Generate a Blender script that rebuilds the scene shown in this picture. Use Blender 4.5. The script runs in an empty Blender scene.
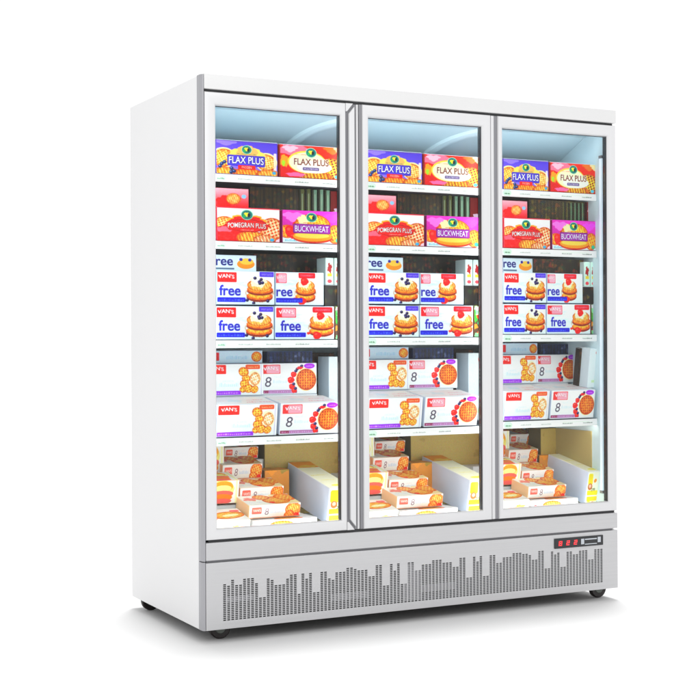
import bpy, bmesh, math, random
import numpy as np
from mathutils import Matrix, Vector

sc = bpy.context.scene
COL = sc.collection

# ------------------------------------------------------------------ camera
CAM = Vector((-1.8489, -4.7398, 1.0499)); YAW = .4767; ROLL = -.0041; FPX = 1393.3
fw = Vector((math.sin(YAW), math.cos(YAW), 0)); rt = Vector((math.cos(YAW), -math.sin(YAW), 0)); up = Vector((0, 0, 1))
r3 = rt*math.cos(ROLL) + up*math.sin(ROLL); u3 = up*math.cos(ROLL) - rt*math.sin(ROLL)
cd = bpy.data.cameras.new('camera'); cam = bpy.data.objects.new('camera', cd); COL.objects.link(cam)
M = Matrix.Identity(4)
for i in range(3):
    M[i][0] = r3[i]; M[i][1] = u3[i]; M[i][2] = -fw[i]; M[i][3] = CAM[i]
cam.matrix_world = M
cd.sensor_width = 36; cd.lens = FPX/700*36; cd.shift_y = -8.15/700; cd.clip_end = 500
sc.camera = cam

# ------------------------------------------------------------------ light
world = bpy.data.worlds.new('World'); sc.world = world; world.use_nodes = True
wb = world.node_tree.nodes['Background']
wb.inputs[0].default_value = (1, 1, 1, 1); wb.inputs[1].default_value = 1.08

def area(name, loc, target, sx, sy, power, color=(1, 1, 1)):
    l = bpy.data.lights.new(name, 'AREA'); l.shape = 'RECTANGLE'; l.size = sx; l.size_y = sy
    l.energy = power; l.color = color
    o = bpy.data.objects.new(name, l); COL.objects.link(o); o.location = loc
    o.rotation_euler = (Vector(target)-Vector(loc)).to_track_quat('-Z', 'Y').to_euler()
    return o
sl_ = bpy.data.lights.new('studio_key', 'SUN'); sl_.energy = 2.45; sl_.angle = math.radians(12)
so_ = bpy.data.objects.new('studio_key', sl_); COL.objects.link(so_)
so_.rotation_euler = (Vector((-.08, -.13, -1))).to_track_quat('-Z', 'Y').to_euler()      # from above and a little behind
area('front_softbox', (-.6, -4.6, 3.7), (.9, 0, 1.3), 3.2, 1.8, 85)

sc.view_settings.view_transform = 'Standard'; sc.view_settings.look = 'None'
sc.view_settings.exposure = 0; sc.view_settings.gamma = 1
sc.render.engine = 'CYCLES'
sc.cycles.use_denoising = True
sc.cycles.max_bounces = 10; sc.cycles.transparent_max_bounces = 16
sc.cycles.sample_clamp_indirect = 6
FLOOR = -.05

# ------------------------------------------------------------------ materials
def mat(name, col, rough=.5, metal=0., spec=.5, noise=0., nscale=20, nstretch=(1, 1, 1), bump=0., coat=0.):
    m = bpy.data.materials.new(name); m.use_nodes = True; nt = m.node_tree
    b = nt.nodes['Principled BSDF']
    b.inputs['Base Color'].default_value = (*col, 1); b.inputs['Roughness'].default_value = rough
    b.inputs['Metallic'].default_value = metal; b.inputs['Specular IOR Level'].default_value = spec
    b.inputs['Coat Weight'].default_value = coat
    if noise or bump:
        tc = nt.nodes.new('ShaderNodeTexCoord'); mp = nt.nodes.new('ShaderNodeMapping')
        mp.inputs['Scale'].default_value = nstretch
        n = nt.nodes.new('ShaderNodeTexNoise'); n.inputs['Scale'].default_value = nscale; n.inputs['Detail'].default_value = 5
        nt.links.new(tc.outputs['Object'], mp.inputs[0]); nt.links.new(mp.outputs[0], n.inputs[0])
        if noise:
            mx = nt.nodes.new('ShaderNodeMix'); mx.data_type = 'RGBA'
            mx.inputs[6].default_value = (*[c*(1-noise) for c in col], 1)
            mx.inputs[7].default_value = (*[min(1, c*(1+noise)) for c in col], 1)
            nt.links.new(n.outputs[0], mx.inputs[0]); nt.links.new(mx.outputs[2], b.inputs['Base Color'])
            mr = nt.nodes.new('ShaderNodeMapRange'); mr.inputs[3].default_value = rough*.85; mr.inputs[4].default_value = min(1, rough*1.15)
            nt.links.new(n.outputs[0], mr.inputs[0]); nt.links.new(mr.outputs[0], b.inputs['Roughness'])
        if bump:
            bp = nt.nodes.new('ShaderNodeBump'); bp.inputs['Strength'].default_value = bump; bp.inputs['Distance'].default_value = .002
            nt.links.new(n.outputs[0], bp.inputs['Height']); nt.links.new(bp.outputs[0], b.inputs['Normal'])
    return m
def emit(name, col, s):
    m = bpy.data.materials.new(name); m.use_nodes = True; b = m.node_tree.nodes['Principled BSDF']
    b.inputs['Base Color'].default_value = (*col, 1)
    b.inputs['Emission Color'].default_value = (*col, 1); b.inputs['Emission Strength'].default_value = s
    return m
M_floor = mat('white_floor', (.66, .66, .66), .9, spec=.1)
M_side = mat('white_steel', (.71, .71, .715), .45, noise=.012, nscale=6, bump=.02)
M_head = mat('white_header', (.61, .61, .61), .35)
M_frame = mat('door_aluminium', (.60, .60, .61), .32, noise=.02, nscale=8, nstretch=(1, 1, .3))
M_brush = mat('brushed_panel', (.49, .49, .50), .34, metal=.45, noise=.09, nscale=40, nstretch=(.05, 1, 9), bump=.03)
M_trim = mat('grey_profile', (.34, .34, .36), .4, metal=.4, noise=.03, nscale=30, nstretch=(1, 1, .1))
M_mull = mat('grey_mullion', (.50, .50, .53), .4, noise=.02)
M_dark = mat('dark_gap', (.03, .03, .033), .6)
M_gask = mat('black_gasket', (.045, .045, .05), .5)
M_groove = mat('grey_groove', (.20, .20, .215), .4)
M_liner = mat('pale_blue_liner', (.68, .85, .91), .35, noise=.03, nscale=5)
M_cowl = mat('pale_blue_cowl', (.74, .90, .95), .35)
M_shelf = mat('white_shelf', (.80, .84, .86), .4, noise=.02)
M_board = mat('shaded_shelf_board', (.10, .11, .14), .5, noise=.1)  # shade under the shelves put into the board colour
M_back = mat('dark_backing', (.12, .12, .125), .7)
M_under = mat('dark_underside', (.05, .05, .05), .7)
M_rub = mat('caster_rubber', (.007, .002, .002), .45, noise=.3, nscale=60)
M_hub = mat('caster_hub', (.10, .11, .10), .4, metal=.6)
M_brk = mat('caster_bracket', (.25, .25, .26), .35, metal=.9)
M_disp = mat('black_display', (.012, .013, .016), .25)
M_red = emit('red_digits', (.95, .05, .06), .8)
M_btn = mat('silver_button', (.45, .48, .52), .4)
M_led = emit('led_diffuser', (.72, .85, .95), .35)
M_led2 = emit('led_bright', (.95, .975, 1.), 11.)
M_fillD = emit('fill_shelf_warm', (1., .93, .82), 16.)  # glow of the fill strips added under the shelves
M_fillS = emit('fill_shelf', (1., .96, .90), 4.)
M_fill3 = emit('fill_floor', (1., .97, .93), 15.)  # glow of the fill strip added at the floor

def glass_mat():
    m = bpy.data.materials.new('door_glass'); m.use_nodes = True; nt = m.node_tree; nt.nodes.clear()
    out = nt.nodes.new('ShaderNodeOutputMaterial'); mx = nt.nodes.new('ShaderNodeMixShader')
    t = nt.nodes.new('ShaderNodeBsdfTransparent'); t.inputs[0].default_value = (.97, .985, .98, 1)
    g = nt.nodes.new('ShaderNodeBsdfGlossy'); g.inputs['Roughness'].default_value = .02
    f = nt.nodes.new('ShaderNodeFresnel'); f.inputs[0].default_value = 1.25
    nt.links.new(f.outputs[0], mx.inputs[0]); nt.links.new(t.outputs[0], mx.inputs[1]); nt.links.new(g.outputs[0], mx.inputs[2])
    nt.links.new(mx.outputs[0], out.inputs[0])
    return m
M_glass = glass_mat()
def print_mat():
    m = bpy.data.materials.new('printed_carton'); m.use_nodes = True; nt = m.node_tree; b = nt.nodes['Principled BSDF']
    a = nt.nodes.new('ShaderNodeAttribute'); a.attribute_name = 'print'
    nt.links.new(a.outputs['Color'], b.inputs['Base Color'])
    b.inputs['Roughness'].default_value = .42; b.inputs['Specular IOR Level'].default_value = .3
    n = nt.nodes.new('ShaderNodeTexNoise'); n.inputs['Scale'].default_value = 14
    tc = nt.nodes.new('ShaderNodeTexCoord'); nt.links.new(tc.outputs['Object'], n.inputs[0])
    bp = nt.nodes.new('ShaderNodeBump'); bp.inputs['Strength'].default_value = .15; bp.inputs['Distance'].default_value = .004
    nt.links.new(n.outputs[0], bp.inputs['Height']); nt.links.new(bp.outputs[0], b.inputs['Normal'])
    return m
M_print = print_mat()

# ------------------------------------------------------------------ mesh helpers
class MB:
    def __init__(s): s.v = []; s.f = []
    def quad(s, a, b, c, d):
        n = len(s.v); s.v += [a, b, c, d]; s.f.append((n, n+1, n+2, n+3))
    def box(s, x0, x1, y0, y1, z0, z1):
        n = len(s.v)
        s.v += [(x0, y0, z0), (x1, y0, z0), (x1, y1, z0), (x0, y1, z0), (x0, y0, z1), (x1, y0, z1), (x1, y1, z1), (x0, y1, z1)]
        s.f += [tuple(n+i for i in q) for q in ((0, 3, 2, 1), (4, 5, 6, 7), (0, 1, 5, 4), (1, 2, 6, 5), (2, 3, 7, 6), (3, 0, 4, 7))]
        return s
    def prism(s, pts, a0, a1, axis='x'):      # pts = outline; extruded along axis
        n = len(s.v); k = len(pts)
        for a in (a0, a1):
            for p, q in pts:
                s.v.append({'x': (a, p, q), 'y': (p, a, q), 'z': (p, q, a)}[axis])
        s.f.append(tuple(n+i for i in range(k))); s.f.append(tuple(n+k+i for i in reversed(range(k))))
        for i in range(k):
            j = (i+1) % k; s.f.append((n+i, n+k+i, n+k+j, n+j))
        return s
    def build(s, name, m, parent=None, bevel=0., smooth=False):
        me = bpy.data.meshes.new(name); me.from_pydata(s.v, [], s.f)
        bm = bmesh.new(); bm.from_mesh(me); bmesh.ops.recalc_face_normals(bm, faces=bm.faces)
        if bevel:
            bmesh.ops.remove_doubles(bm, verts=bm.verts, dist=1e-6)
            ed = [e for e in bm.edges if len(e.link_faces) == 2 and e.calc_face_angle(0) > .5]
            bmesh.ops.bevel(bm, geom=ed, offset=bevel, segments=3, profile=.6, affect='EDGES')
        bm.to_mesh(me); bm.free()
        if smooth or bevel:
            me.polygons.foreach_set('use_smooth', [True]*len(me.polygons))
            try: me.set_sharp_from_angle(angle=math.radians(40))
            except Exception: pass
        me.materials.append(m)
        o = bpy.data.objects.new(name, me); COL.objects.link(o)
        if parent: setpar(o, parent)
        return o
BASE = {}
def setpar(o, p):
    o.parent = p
    o.matrix_parent_inverse = BASE.get(p.name, Matrix.Identity(4))
def part(name, m, parent, boxes, bevel=0.):
    mb = MB()
    for b in boxes: mb.box(*b)
    return mb.build(name, m, parent, bevel)
def tag(o, label, cat, group=None, kind=None):
    if label: o['label'] = label
    if cat: o['category'] = cat
    if group: o['group'] = group
    if kind: o['kind'] = kind

# ------------------------------------------------------------------ setting
fl = MB(); fl.quad((-60, -60, FLOOR), (60, -60, FLOOR), (60, 60, FLOOR), (-60, 60, FLOOR))
o = fl.build('floor', M_floor); o['kind'] = 'structure'

# ------------------------------------------------------------------ freezer
W, D, H = 1.875, .81, 2.0295
fz = bpy.data.objects.new('display_freezer', None); COL.objects.link(fz); fz.location = (W/2, D/2, FLOOR)
BASE['display_freezer'] = Matrix.Translation((-W/2, -D/2, -FLOOR))
tag(fz, 'white upright display freezer with three glass doors and skyline pattern grille', 'freezer')

# carcass: side panels, back, top
part('side_panel', M_side, fz, [(-.005, .028, .042, D, 0, H-.004)], .003)
part('side_panel', M_side, fz, [(1.852, W+.003, .030, D, 0, H-.004)], .003)
part('back_panel', M_side, fz, [(.030, 1.850, D-.03, D-.002, .002, H-.008)])
part('top_panel', M_side, fz, [(.030, 1.850, .05, D-.032, H-.03, H-.006)])
part('base_plate', M_under, fz, [(.030, 1.850, .03, D-.032, .006, .02)])
# rounded grey corner profile (left front edge)
for z0, z1 in ((.253, H-.004), (.001, .249)):
    pts = [(-.006, .0415), (-.006, .016), (-.004, .008), (.001, .002), (.004, .0005), (.004, .02), (.012, .02), (.012, .0415)]
    MB().prism(pts, z0, z1, 'z').build('corner_profile', M_trim, fz, smooth=False)
part('profile_seam', M_groove, fz, [(.0045, .0065, .004, .02, .26, H-.01)])
# header
hd = part('header_panel', M_head, fz, [(.0065, W, 0, .045, 1.974, H)], .003)
part('header_shadow_gap', M_dark, fz, [(.012, W-.008, .016, .045, 1.9645, 1.9735)])
# sill and lower panel
part('door_sill', M_brush, fz, [(.0065, W, 0, .045, .2545, .3195)], .003)
part('sill_shadow_gap', M_dark, fz, [(.02, W-.008, .012, .045, .3200, .3285), ])
part('panel_shadow_gap', M_groove, fz, [(.012, W-.02, .012, .045, .2465, .2540)])

# grille panel with punched skyline
HGT = [.168,.158,.179,.159,.157,.181,.181,.181,.159,.105,.104,.171,.169,.149,.147,.149,.17,.18,.181,.104,.181,.16,.183,.105,.104,.182,.181,.15,.149,.171,.172,.171,.184,.185,.183,.173,.174,.173,.149,.149,.184,.185,.106,.105,.184,.163,.185,.107,.107,.184,.184,.152,.151,.174,.173,.174,.185,.186,.185,.176,.175,.174,.153,.151,.187,.185,.107,.106,.189,.165,.189,.108,.107,.187,.185,.155,.154,.176,.176,.175,.187,.188,.187,.179,.178,.177,.156,.155,.186,.187,.111,.11,.181,.167,.183,.111,.11,.18,.18,.158,.159,.18,.18,.18,.134,.133,.18,.18,.18]
PITCH = (1.790-.079)/(len(HGT)-1); HW = .0116; ZB = .031; ZP = .0068; HH = .0046
gp = MB(); Y0 = 0.001; YD = .005
PX0, PX1, PZ0, PZ1 = .0065, W+.0005, .001, .246
rows_max = int((.192-ZB)/ZP)
gx0 = .079-PITCH/2; gx1 = gx0+PITCH*len(HGT); gz1 = ZB+rows_max*ZP
def q(x0, x1, z0, z1): gp.quad((x0, Y0, z0), (x1, Y0, z0), (x1, Y0, z1), (x0, Y0, z1))
q(PX0, gx0, PZ0, PZ1); q(gx1, PX1, PZ0, PZ1); q(gx0, gx1, PZ0, ZB); q(gx0, gx1, gz1, PZ1)
for i, h in enumerate(HGT):
    a = gx0+i*PITCH; b = a+PITCH; c0 = a+(PITCH-HW)/2; c1 = c0+HW
    n = min(rows_max, int((h-ZB)/ZP+.5))
    if 1.545 < a+PITCH/2 < 1.80: n = min(n, int((.180-ZB)/ZP))
    q(a, c0, ZB, gz1); q(c1, b, ZB, gz1)
    for k in range(n):
        z0 = ZB+k*ZP; z1 = z0+HH
        q(c0, c1, z1, z0+ZP)
        gp.quad((c0, Y0, z0), (c0, Y0, z1), (c0, YD, z1), (c0, YD, z0))
        gp.quad((c1, Y0, z0), (c1, YD, z0), (c1, YD, z1), (c1, Y0, z1))
        gp.quad((c0, Y0, z0), (c0, YD, z0), (c1, YD, z0), (c1, Y0, z0))
        gp.quad((c0, Y0, z1), (c1, Y0, z1), (c1, YD, z1), (c0, YD, z1))
    if n < rows_max: q(c0, c1, ZB+n*ZP, gz1)
# returned edges of the panel
gp.quad((PX0, Y0, PZ0), (PX0, .03, PZ0), (PX0, .03, PZ1), (PX0, Y0, PZ1))
gp.quad((PX1, Y0, PZ0), (PX1, Y0, PZ1), (PX1, .03, PZ1), (PX1, .03, PZ0))
gp.quad((PX0, Y0, PZ0), (PX1, Y0, PZ0), (PX1, .03, PZ0), (PX0, .03, PZ0))
gp.quad((PX0, Y0, PZ1), (PX0, .03, PZ1), (PX1, .03, PZ1), (PX1, Y0, PZ1))
grille = gp.build('grille_panel', M_brush, fz)
part('grille_backing', M_back, fz, [(.02, 1.85, .016, .02, .012, .235)])
for bx in ((.085, .205, .0085, .0150, .098, .118), (.52, .68, .0085, .0150, .064, .090), (.838, .908, .0085, .0150, .036, .176), (.915, 1.07, .0085, .0150, .062, .092)): part('reflection_patch', M_mull, fz, [bx])  # added pale plates standing in for reflections on the grille

# controller
ds = part('control_display', M_disp, fz, [(1.547, 1.796, -.004, .002, .189, .231)], .002)
def seg7(x, z, w, h, code, mb, t=.0042, sl=.12):
    segs = {'a': (0, h-t, w, h), 'd': (0, 0, w, t), 'g': (0, h/2-t/2, w, h/2+t/2), 'f': (0, h/2, t, h), 'b': (w-t, h/2, w, h), 'e': (0, 0, t, h/2), 'c': (w-t, 0, w, h/2)}
    for c in code:
        a, b, d, e = segs[c]
        P = [(a, b), (d, b), (d, e), (a, e)]
        mb.quad(*[(x+p+sl*r, -.0047, z+r) for p, r in P])
for i, code in enumerate(('abcdefg', 'abged', 'abged')):
    mb = MB(); seg7(1.566+i*.0385, .2005, .016, .019, code, mb, .0038); mb.build('digit', M_red, ds)
part('button', M_btn, ds, [(1.680, 1.696, -.0055, -.0042, .199, .222)], .0006)
part('button', M_btn, ds, [(1.766, 1.782, -.0055, -.0042, .202, .225)], .0006)
part('button_bar', M_btn, ds, [(1.700, 1.762, -.0048, -.0042, .216, .221), (1.700, 1.762, -.0048, -.0042, .1965, .200)])

# doors
def frame_mesh(x0, x1, z0, z1, ox0, ox1, oz0, oz1, y0=0., y1=.032):
    """door frame with mitred corners: outer edge rounded, inner edge stepping in to the glass"""
    b = .005; mb = MB()
    rings = []
    def ring(a0, a1, c0, c1, y): rings.append([(a0, y, c0), (a1, y, c0), (a1, y, c1), (a0, y, c1)])
    ring(x0, x1, z0, z1, y1); ring(x0, x1, z0, z1, y0+b); ring(x0+b*.3, x1-b*.3, z0+b*.3, z1-b*.3, y0+b*.3); ring(x0+b, x1-b, z0+b, z1-b, y0)
    ring(ox0-.010, ox1+.010, oz0-.010, oz1+.010, y0+.0005)
    ring(ox0-.004, ox1+.004, oz0-.004, oz1+.004, y0+.003); ring(ox0, ox1, oz0, oz1, y0+.009)
    ring(ox0, ox1, oz0, oz1, y1)
    n = 0
    for r in rings: mb.v += r
    for i in range(len(rings)):
        j = (i+1) % len(rings)
        for k in range(4):
            l = (k+1) % 4
            mb.f.append((i*4+k, i*4+l, j*4+l, j*4+k))
    return mb
doors = [(.0075, .616, .053, .563, 'a'), (.657, 1.243, .686, 1.203, 'b'), (1.279, 1.873, 1.303, 1.831, 'c')]
DZ0, DZ1, OZ0, OZ1 = .3295, 1.9635, .368, 1.917
for x0, x1, ox0, ox1, k in doors:
    d = MB()
    dr = bpy.data.objects.new('glass_door', None); COL.objects.link(dr); dr.location = (x0, 0, DZ0)
    setpar(dr, fz)
    BASE[dr.name] = Matrix.Translation((-x0, 0, -DZ0))
    if k == 'a':
        frame_mesh(x0, .5845, DZ0, DZ1, ox0, ox1, OZ0, OZ1).build('frame', M_frame, dr, smooth=True)
        # full height pull rail beyond a groove, mitred at both ends
        part('handle_groove', M_groove, dr, [(.5850, .6195, .010, .028, DZ0+.003, DZ1-.003)])
        MB().prism([(.5975, DZ0+.040), (.6205, DZ0+.012), (.6205, DZ1-.012), (.5975, DZ1-.040)], -.004, .0095, 'y').build('handle_rail', M_frame, dr, .002)
        MB().prism([(.5850, DZ0), (.6165, DZ0), (.5910, DZ0+.031), (.5850, DZ0+.031)], .0, .0095, 'y').build('corner_cap', M_frame, dr, .001)
        MB().prism([(.5850, DZ1), (.6165, DZ1), (.5910, DZ1-.031), (.5850, DZ1-.031)], .0, .0095, 'y').build('corner_cap', M_frame, dr, .001)
    else:
        frame_mesh(x0, x1, DZ0, DZ1, ox0, ox1, OZ0, OZ1).build('frame', M_frame, dr, smooth=True)
    part('gasket', M_gask, dr, [(ox1-.001, ox1+.004, .0095, .034, OZ0+.002, OZ1-.002), (ox0-.004, ox0+.001, .0195, .034, OZ0+.002, OZ1-.002),
                                (ox0+.0015, ox1-.0015, .024, .034, OZ1-.0015, OZ1+.003)])
    part('glass', M_glass, dr, [(ox0+.0012, ox1-.0012, .0245, .0255, OZ0+.0005, OZ1-.0016)])
# mullion strips between the doors
part('mullion', M_mull, fz, [(.6215, .6560, .020, .045, .3290, 1.9640), (1.2445, 1.2780, .020, .045, .3290, 1.9640)])
part('mullion_cover', M_frame, fz, [(.634, .6435, .010, .0195, .3300, 1.9630), (1.2475, 1.2615, .006, .0195, .3300, 1.9630)], .0015)
part('mullion_seal', M_groove, fz, [(.6225, .6325, .013, .0195, .3300, 1.9630), (.6445, .6555, .006, .0195, .3300, 1.9630), (1.2625, 1.2775, .008, .0195, .3300, 1.9630)])

# liner
part('liner', M_liner, fz, [(.0285, .032, .046, .76, .33, 1.94), (1.848, 1.8515, .034, .76, .33, 1.94),
                            (.033, 1.847, .735, .745, .33, 1.94), (.033, 1.847, .046, .734, .325, .334)])
mb = MB(); mb.prism([(.046, 1.936), (.183, 1.936), (.73, 1.688), (.73, 1.70), (.183, 1.948), (.046, 1.948)], .033, 1.847, 'x')
baf = mb.build('air_duct', M_liner, fz)
sl = math.atan2(-.248, .547)
def cowl(cx, cy):
    cz = 1.936+(cy-.183)*(-.4534)
    mb = MB(); R = .24; N = 48
    prof = [(R+.022, 0), (R+.016, .012), (R, .018), (R-.02, .014), (R-.03, 0)]
    for i in range(N+1):
        a = math.pi/2+math.pi*i/N
        for r, h in prof:
            u, v = r*math.cos(a), r*math.sin(a)
            # local frame of the sloped duct: u along x, v down the slope, -h out of it
            mb.v.append((cx+u, cy+v*math.cos(sl)+h*math.sin(sl), cz+v*math.sin(sl)-h*math.cos(sl)-.0005))
    K = len(prof)
    for i in range(N):
        j = i+1
        for k in range(K-1): mb.f.append((i*K+k, j*K+k, j*K+k+1, i*K+k+1))
    o = mb.build('fan_cowl', M_cowl, baf, smooth=True)
    return o
for cx, cy in ((.76, .40), (1.40, .40)): cowl(cx, cy)

# led strips, then added fill strips at top and floor
def led(x, y, dx, dy, m=M_led2, z0=.41, z1=1.83):
    o = part('led_strip', m, fz, [(x-dx, x+dx, y-dy, y+dy, z0, z1)], .002)
    for c0, c1 in ((z1+.0005, z1+.012), (z0-.012, z0-.0005)):
        part('end_cap', M_groove, o, [(x-dx-.001, x+dx+.001, y-dy-.001, y+dy+.001, c0, c1)])
led(1.8425, .062, .005, .008, M_led)
led(.0375, .055, .005, .006)
led(.638, .053, .012, .004); led(1.261, .053, .012, .004)
part('top_fill_strip', M_led2, fz, [(.06, 1.80, .049, .055, 1.921, 1.931)], .001)  # added glow behind the top frame, brightens the upper cavity
part('floor_fill_strip', M_fill3, fz, [(.06, 1.80, .050, .060, .3375, .3455)], .001)  # added glow behind the bottom frame, brightens the lowest cartons

# shelves ------------------------------------------------------
BX = [(.092, .520, .4025, .105), (.729, .520, .535, .1075), (1.370, .470, .665, .10)]   # bay: front x, visible width, parallax
DZ = {'A': (0, 0, .001), 'B': (0, .003, .008), 'C': (0, .008, .019), 'D': (0, .010, .024), 'E': (0, 0, .006)}
SH = {'A': 1.680, 'B': 1.429, 'C': 1.0585, 'D': .6925}
SPAN = [(.036, .668), (.672, 1.305), (1.309, 1.846)]

# ------------------------------------------------------------------ print painter
_glyph = {}
def glyph(text, bold=.0, spacing=1.):
    key = (text, bold, spacing)
    if key in _glyph: return _glyph[key]
    cu = bpy.data.curves.new('t', 'FONT'); cu.body = text; cu.size = 1; cu.offset = bold; cu.space_character = spacing
    ob = bpy.data.objects.new('t', cu); COL.objects.link(ob)
    bpy.context.view_layer.update()
    me = bpy.data.meshes.new_from_object(ob.evaluated_get(bpy.context.evaluated_depsgraph_get()))
    me.calc_loop_triangles()
    V = np.array([v.co[:2] for v in me.vertices]); T = np.array([t.vertices[:] for t in me.loop_triangles])
    bpy.data.objects.remove(ob); bpy.data.curves.remove(cu); bpy.data.meshes.remove(me)
    mn = V.min(0); mxx = V.max(0); R = 80/(mxx[1]-mn[1]); w = int((mxx[0]-mn[0])*R)+1; h = 81
    img = np.zeros((h, w), np.float32); P = (V-mn)*R
    for t in T:
        a, b, c = P[t]; x0, y0 = np.floor(np.minimum(np.minimum(a, b), c)).astype(int); x1, y1 = np.ceil(np.maximum(np.maximum(a, b), c)).astype(int)
        x0 = max(0, x0); y0 = max(0, y0); x1 = min(w-1, x1); y1 = min(h-1, y1)
        if x1 < x0 or y1 < y0: continue
        X, Y = np.meshgrid(np.arange(x0, x1+1)+.5, np.arange(y0, y1+1)+.5)
        d = (b[0]-a[0])*(c[1]-a[1])-(c[0]-a[0])*(b[1]-a[1])
        if abs(d) < 1e-9: continue
        s = ((X-a[0])*(c[1]-a[1])-(c[0]-a[0])*(Y-a[1]))/d; r = ((b[0]-a[0])*(Y-a[1])-(X-a[0])*(b[1]-a[1]))/d
        img[y0:y1+1, x0:x1+1][(s >= -.01) & (r >= -.01) & (s+r <= 1.01)] = 1
    _glyph[key] = img
    return img

class Art:
    SS = 2
    def __init__(s, w, h, bg, px=1.35, seed=0):      # millimetres
        s.w, s.h = w, h; s.nx = int(round(w/px))+1; s.ny = int(round(h/px))+1
        nx, ny = s.nx*2, s.ny*2
        s.X, s.Y = np.meshgrid((np.arange(nx)+.5)/nx*w, (np.arange(ny)+.5)/ny*h)
        s.a = np.ones((ny, nx, 3), np.float32)*np.array(bg, np.float32)
        s.rng = np.random.RandomState(seed)
    def put(s, mask, col, al=1.):
        m = (np.asarray(mask, np.float32)*al)[..., None]
        s.a = s.a*(1-m)+np.array(col, np.float32)*m
    def grad(s, c0, c1, ang=90, mask=None):
        t = (s.X/s.w*math.cos(math.radians(ang))+s.Y/s.h*math.sin(math.radians(ang))); t = np.clip((t-t.min())/(t.max()-t.min()), 0, 1)[..., None]
        g = np.array(c0)*(1-t)+np.array(c1)*t
        m = 1. if mask is None else np.asarray(mask, np.float32)[..., None]
        s.a = s.a*(1-m)+g*m
    def ell(s, cx, cy, rx, ry, rot=0):
        c, n = math.cos(math.radians(rot)), math.sin(math.radians(rot)); x = s.X-cx; y = s.Y-cy
        return ((x*c+y*n)/rx)**2+((-x*n+y*c)/ry)**2 < 1
    def rect(s, x0, y0, x1, y1, r=0):
        dx = np.maximum(np.maximum(x0+r-s.X, s.X-(x1-r)), 0); dy = np.maximum(np.maximum(y0+r-s.Y, s.Y-(y1-r)), 0)
        return dx*dx+dy*dy <= max(r, 1e-6)**2 if r else (dx == 0) & (dy == 0)
    def blob(s, cx, cy, rx, ry, amp=.15, n=5, ph=0):
        x = (s.X-cx)/rx; y = (s.Y-cy)/ry; th = np.arctan2(y, x)
        return np.sqrt(x*x+y*y) < 1+amp*np.sin(n*th+ph)+amp*.5*np.sin((n*2+1)*th+2*ph)
    def text(s, t, x, y, wid, hgt, col, bold=.0, out=None, ow=1.5, rot=0, bow=0., al=1., slant=0., spacing=1.):
        g = glyph(t, bold, spacing); gh, gw = g.shape
        c, n = math.cos(math.radians(rot)), math.sin(math.radians(rot))
        def samp(dx=0, dy=0):
            X = s.X-x-dx; Y = s.Y-y-dy
            u = X*c+Y*n; v = -X*n+Y*c; u = u-slant*v
            uu = u/wid; v = v-bow*(4*uu*(1-uu)); vv = v/hgt
            iu = (uu*gw).astype(int); iv = (vv*gh).astype(int)
            ok = (uu >= 0) & (uu < 1) & (vv >= 0) & (vv < 1)
            return np.where(ok, g[np.clip(iv, 0, gh-1), np.clip(iu, 0, gw-1)], 0)
        if out is not None:
            m = 0
            for k in range(8): m = np.maximum(m, samp(ow*math.cos(k*.785), ow*math.sin(k*.785)))
            s.put(m, out)
        s.put(samp(), col, al)
    def waffle(s, cx, cy, rx, ry, rot=0, p=9, lite=(1, .80, .36), dark=(.90, .45, .07), rim=(.93, .55, .14)):
        m = s.ell(cx, cy, rx, ry, rot); c, n = math.cos(math.radians(rot+20)), math.sin(math.radians(rot+20))
        x = (s.X-cx)*c+(s.Y-cy)*n; y = (-(s.X-cx)*n+(s.Y-cy)*c)*rx/ry
        s.put(m, rim); inn = s.ell(cx, cy+ry*.04, rx*.92, ry*.90, rot)
        fx = np.mod(x/p, 1); fy = np.mod(y/p, 1); pk = (fx > .34) & (fy > .34)
        s.put(inn, lite); s.put(inn & pk, dark, .9)
        s.put(inn & (fx > .34) & (fy > .34) & (fx < .58), (.66, .24, .02), .55)
        s.put(inn & (fx < .14) & (fy > .1), (1, .95, .70), .45)
        s.toast(m, cx, cy, rx, ry)
    def toast(s, m, cx, cy, rx, ry):
        """baked look of the pictured food: browned rim, uneven browning"""
        r2 = np.clip(((s.X-cx)/rx)**2+((s.Y-cy)/ry)**2, 0, 1); f = 1.0-.34*r2**2
        ph = s.rng.uniform(0, 6, 4)
        f = f+.10*np.sin(s.X*.21+ph[0]+np.sin(s.Y*.17+ph[1]))*np.sin(s.Y*.27+ph[2])+.05*np.sin(s.X*.6+s.Y*.5+ph[3])
        g = np.stack([f**.6, f**1.5, f**2.4], -1); mm = np.asarray(m, np.float32)[..., None]
        s.a = s.a*(1-mm)+np.clip(s.a*g, 0, 1)*mm
    def stack(s, cx, cy, rx, th, kind):
        """two thick waffles with cream and fruit on top"""
        for k in range(2):
            y = cy+k*th*.98
            s.put(s.ell(cx+(k*2), y-th*.20, rx, th*.72), (.52, .16, .02)); s.put(s.ell(cx+k*2, y+th*.02, rx, th*.62), (.90, .45, .07))
            s.put(s.ell(cx+k*2-3, y+th*.12, rx*.86, th*.46), (1, .72, .26))
            for j in range(7):
                s.put(s.ell(cx-rx+8+j*rx*.29, y-th*.28+abs(j-3)*1.2, 1.5, th*.26), (.80, .35, .05), .7)
        top = cy+th*1.75
        s.toast(s.ell(cx, cy+th*.5, rx*1.1, th*1.5), cx, cy+th*.5, rx*1.3, th*1.9)
        s.waffle(cx, top-2, rx*.95, th*.95, 0, 10, (1, .86, .50), (.96, .66, .22), (.97, .70, .28))
        s.put(s.blob(cx-6, top+th*.45, rx*.62, th*.85, .12, 5, 1), (1, .93, .82)); s.put(s.blob(cx-8, top+th*.7, rx*.4, th*.5, .12, 4, 2), (1, .98, .93))
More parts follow.
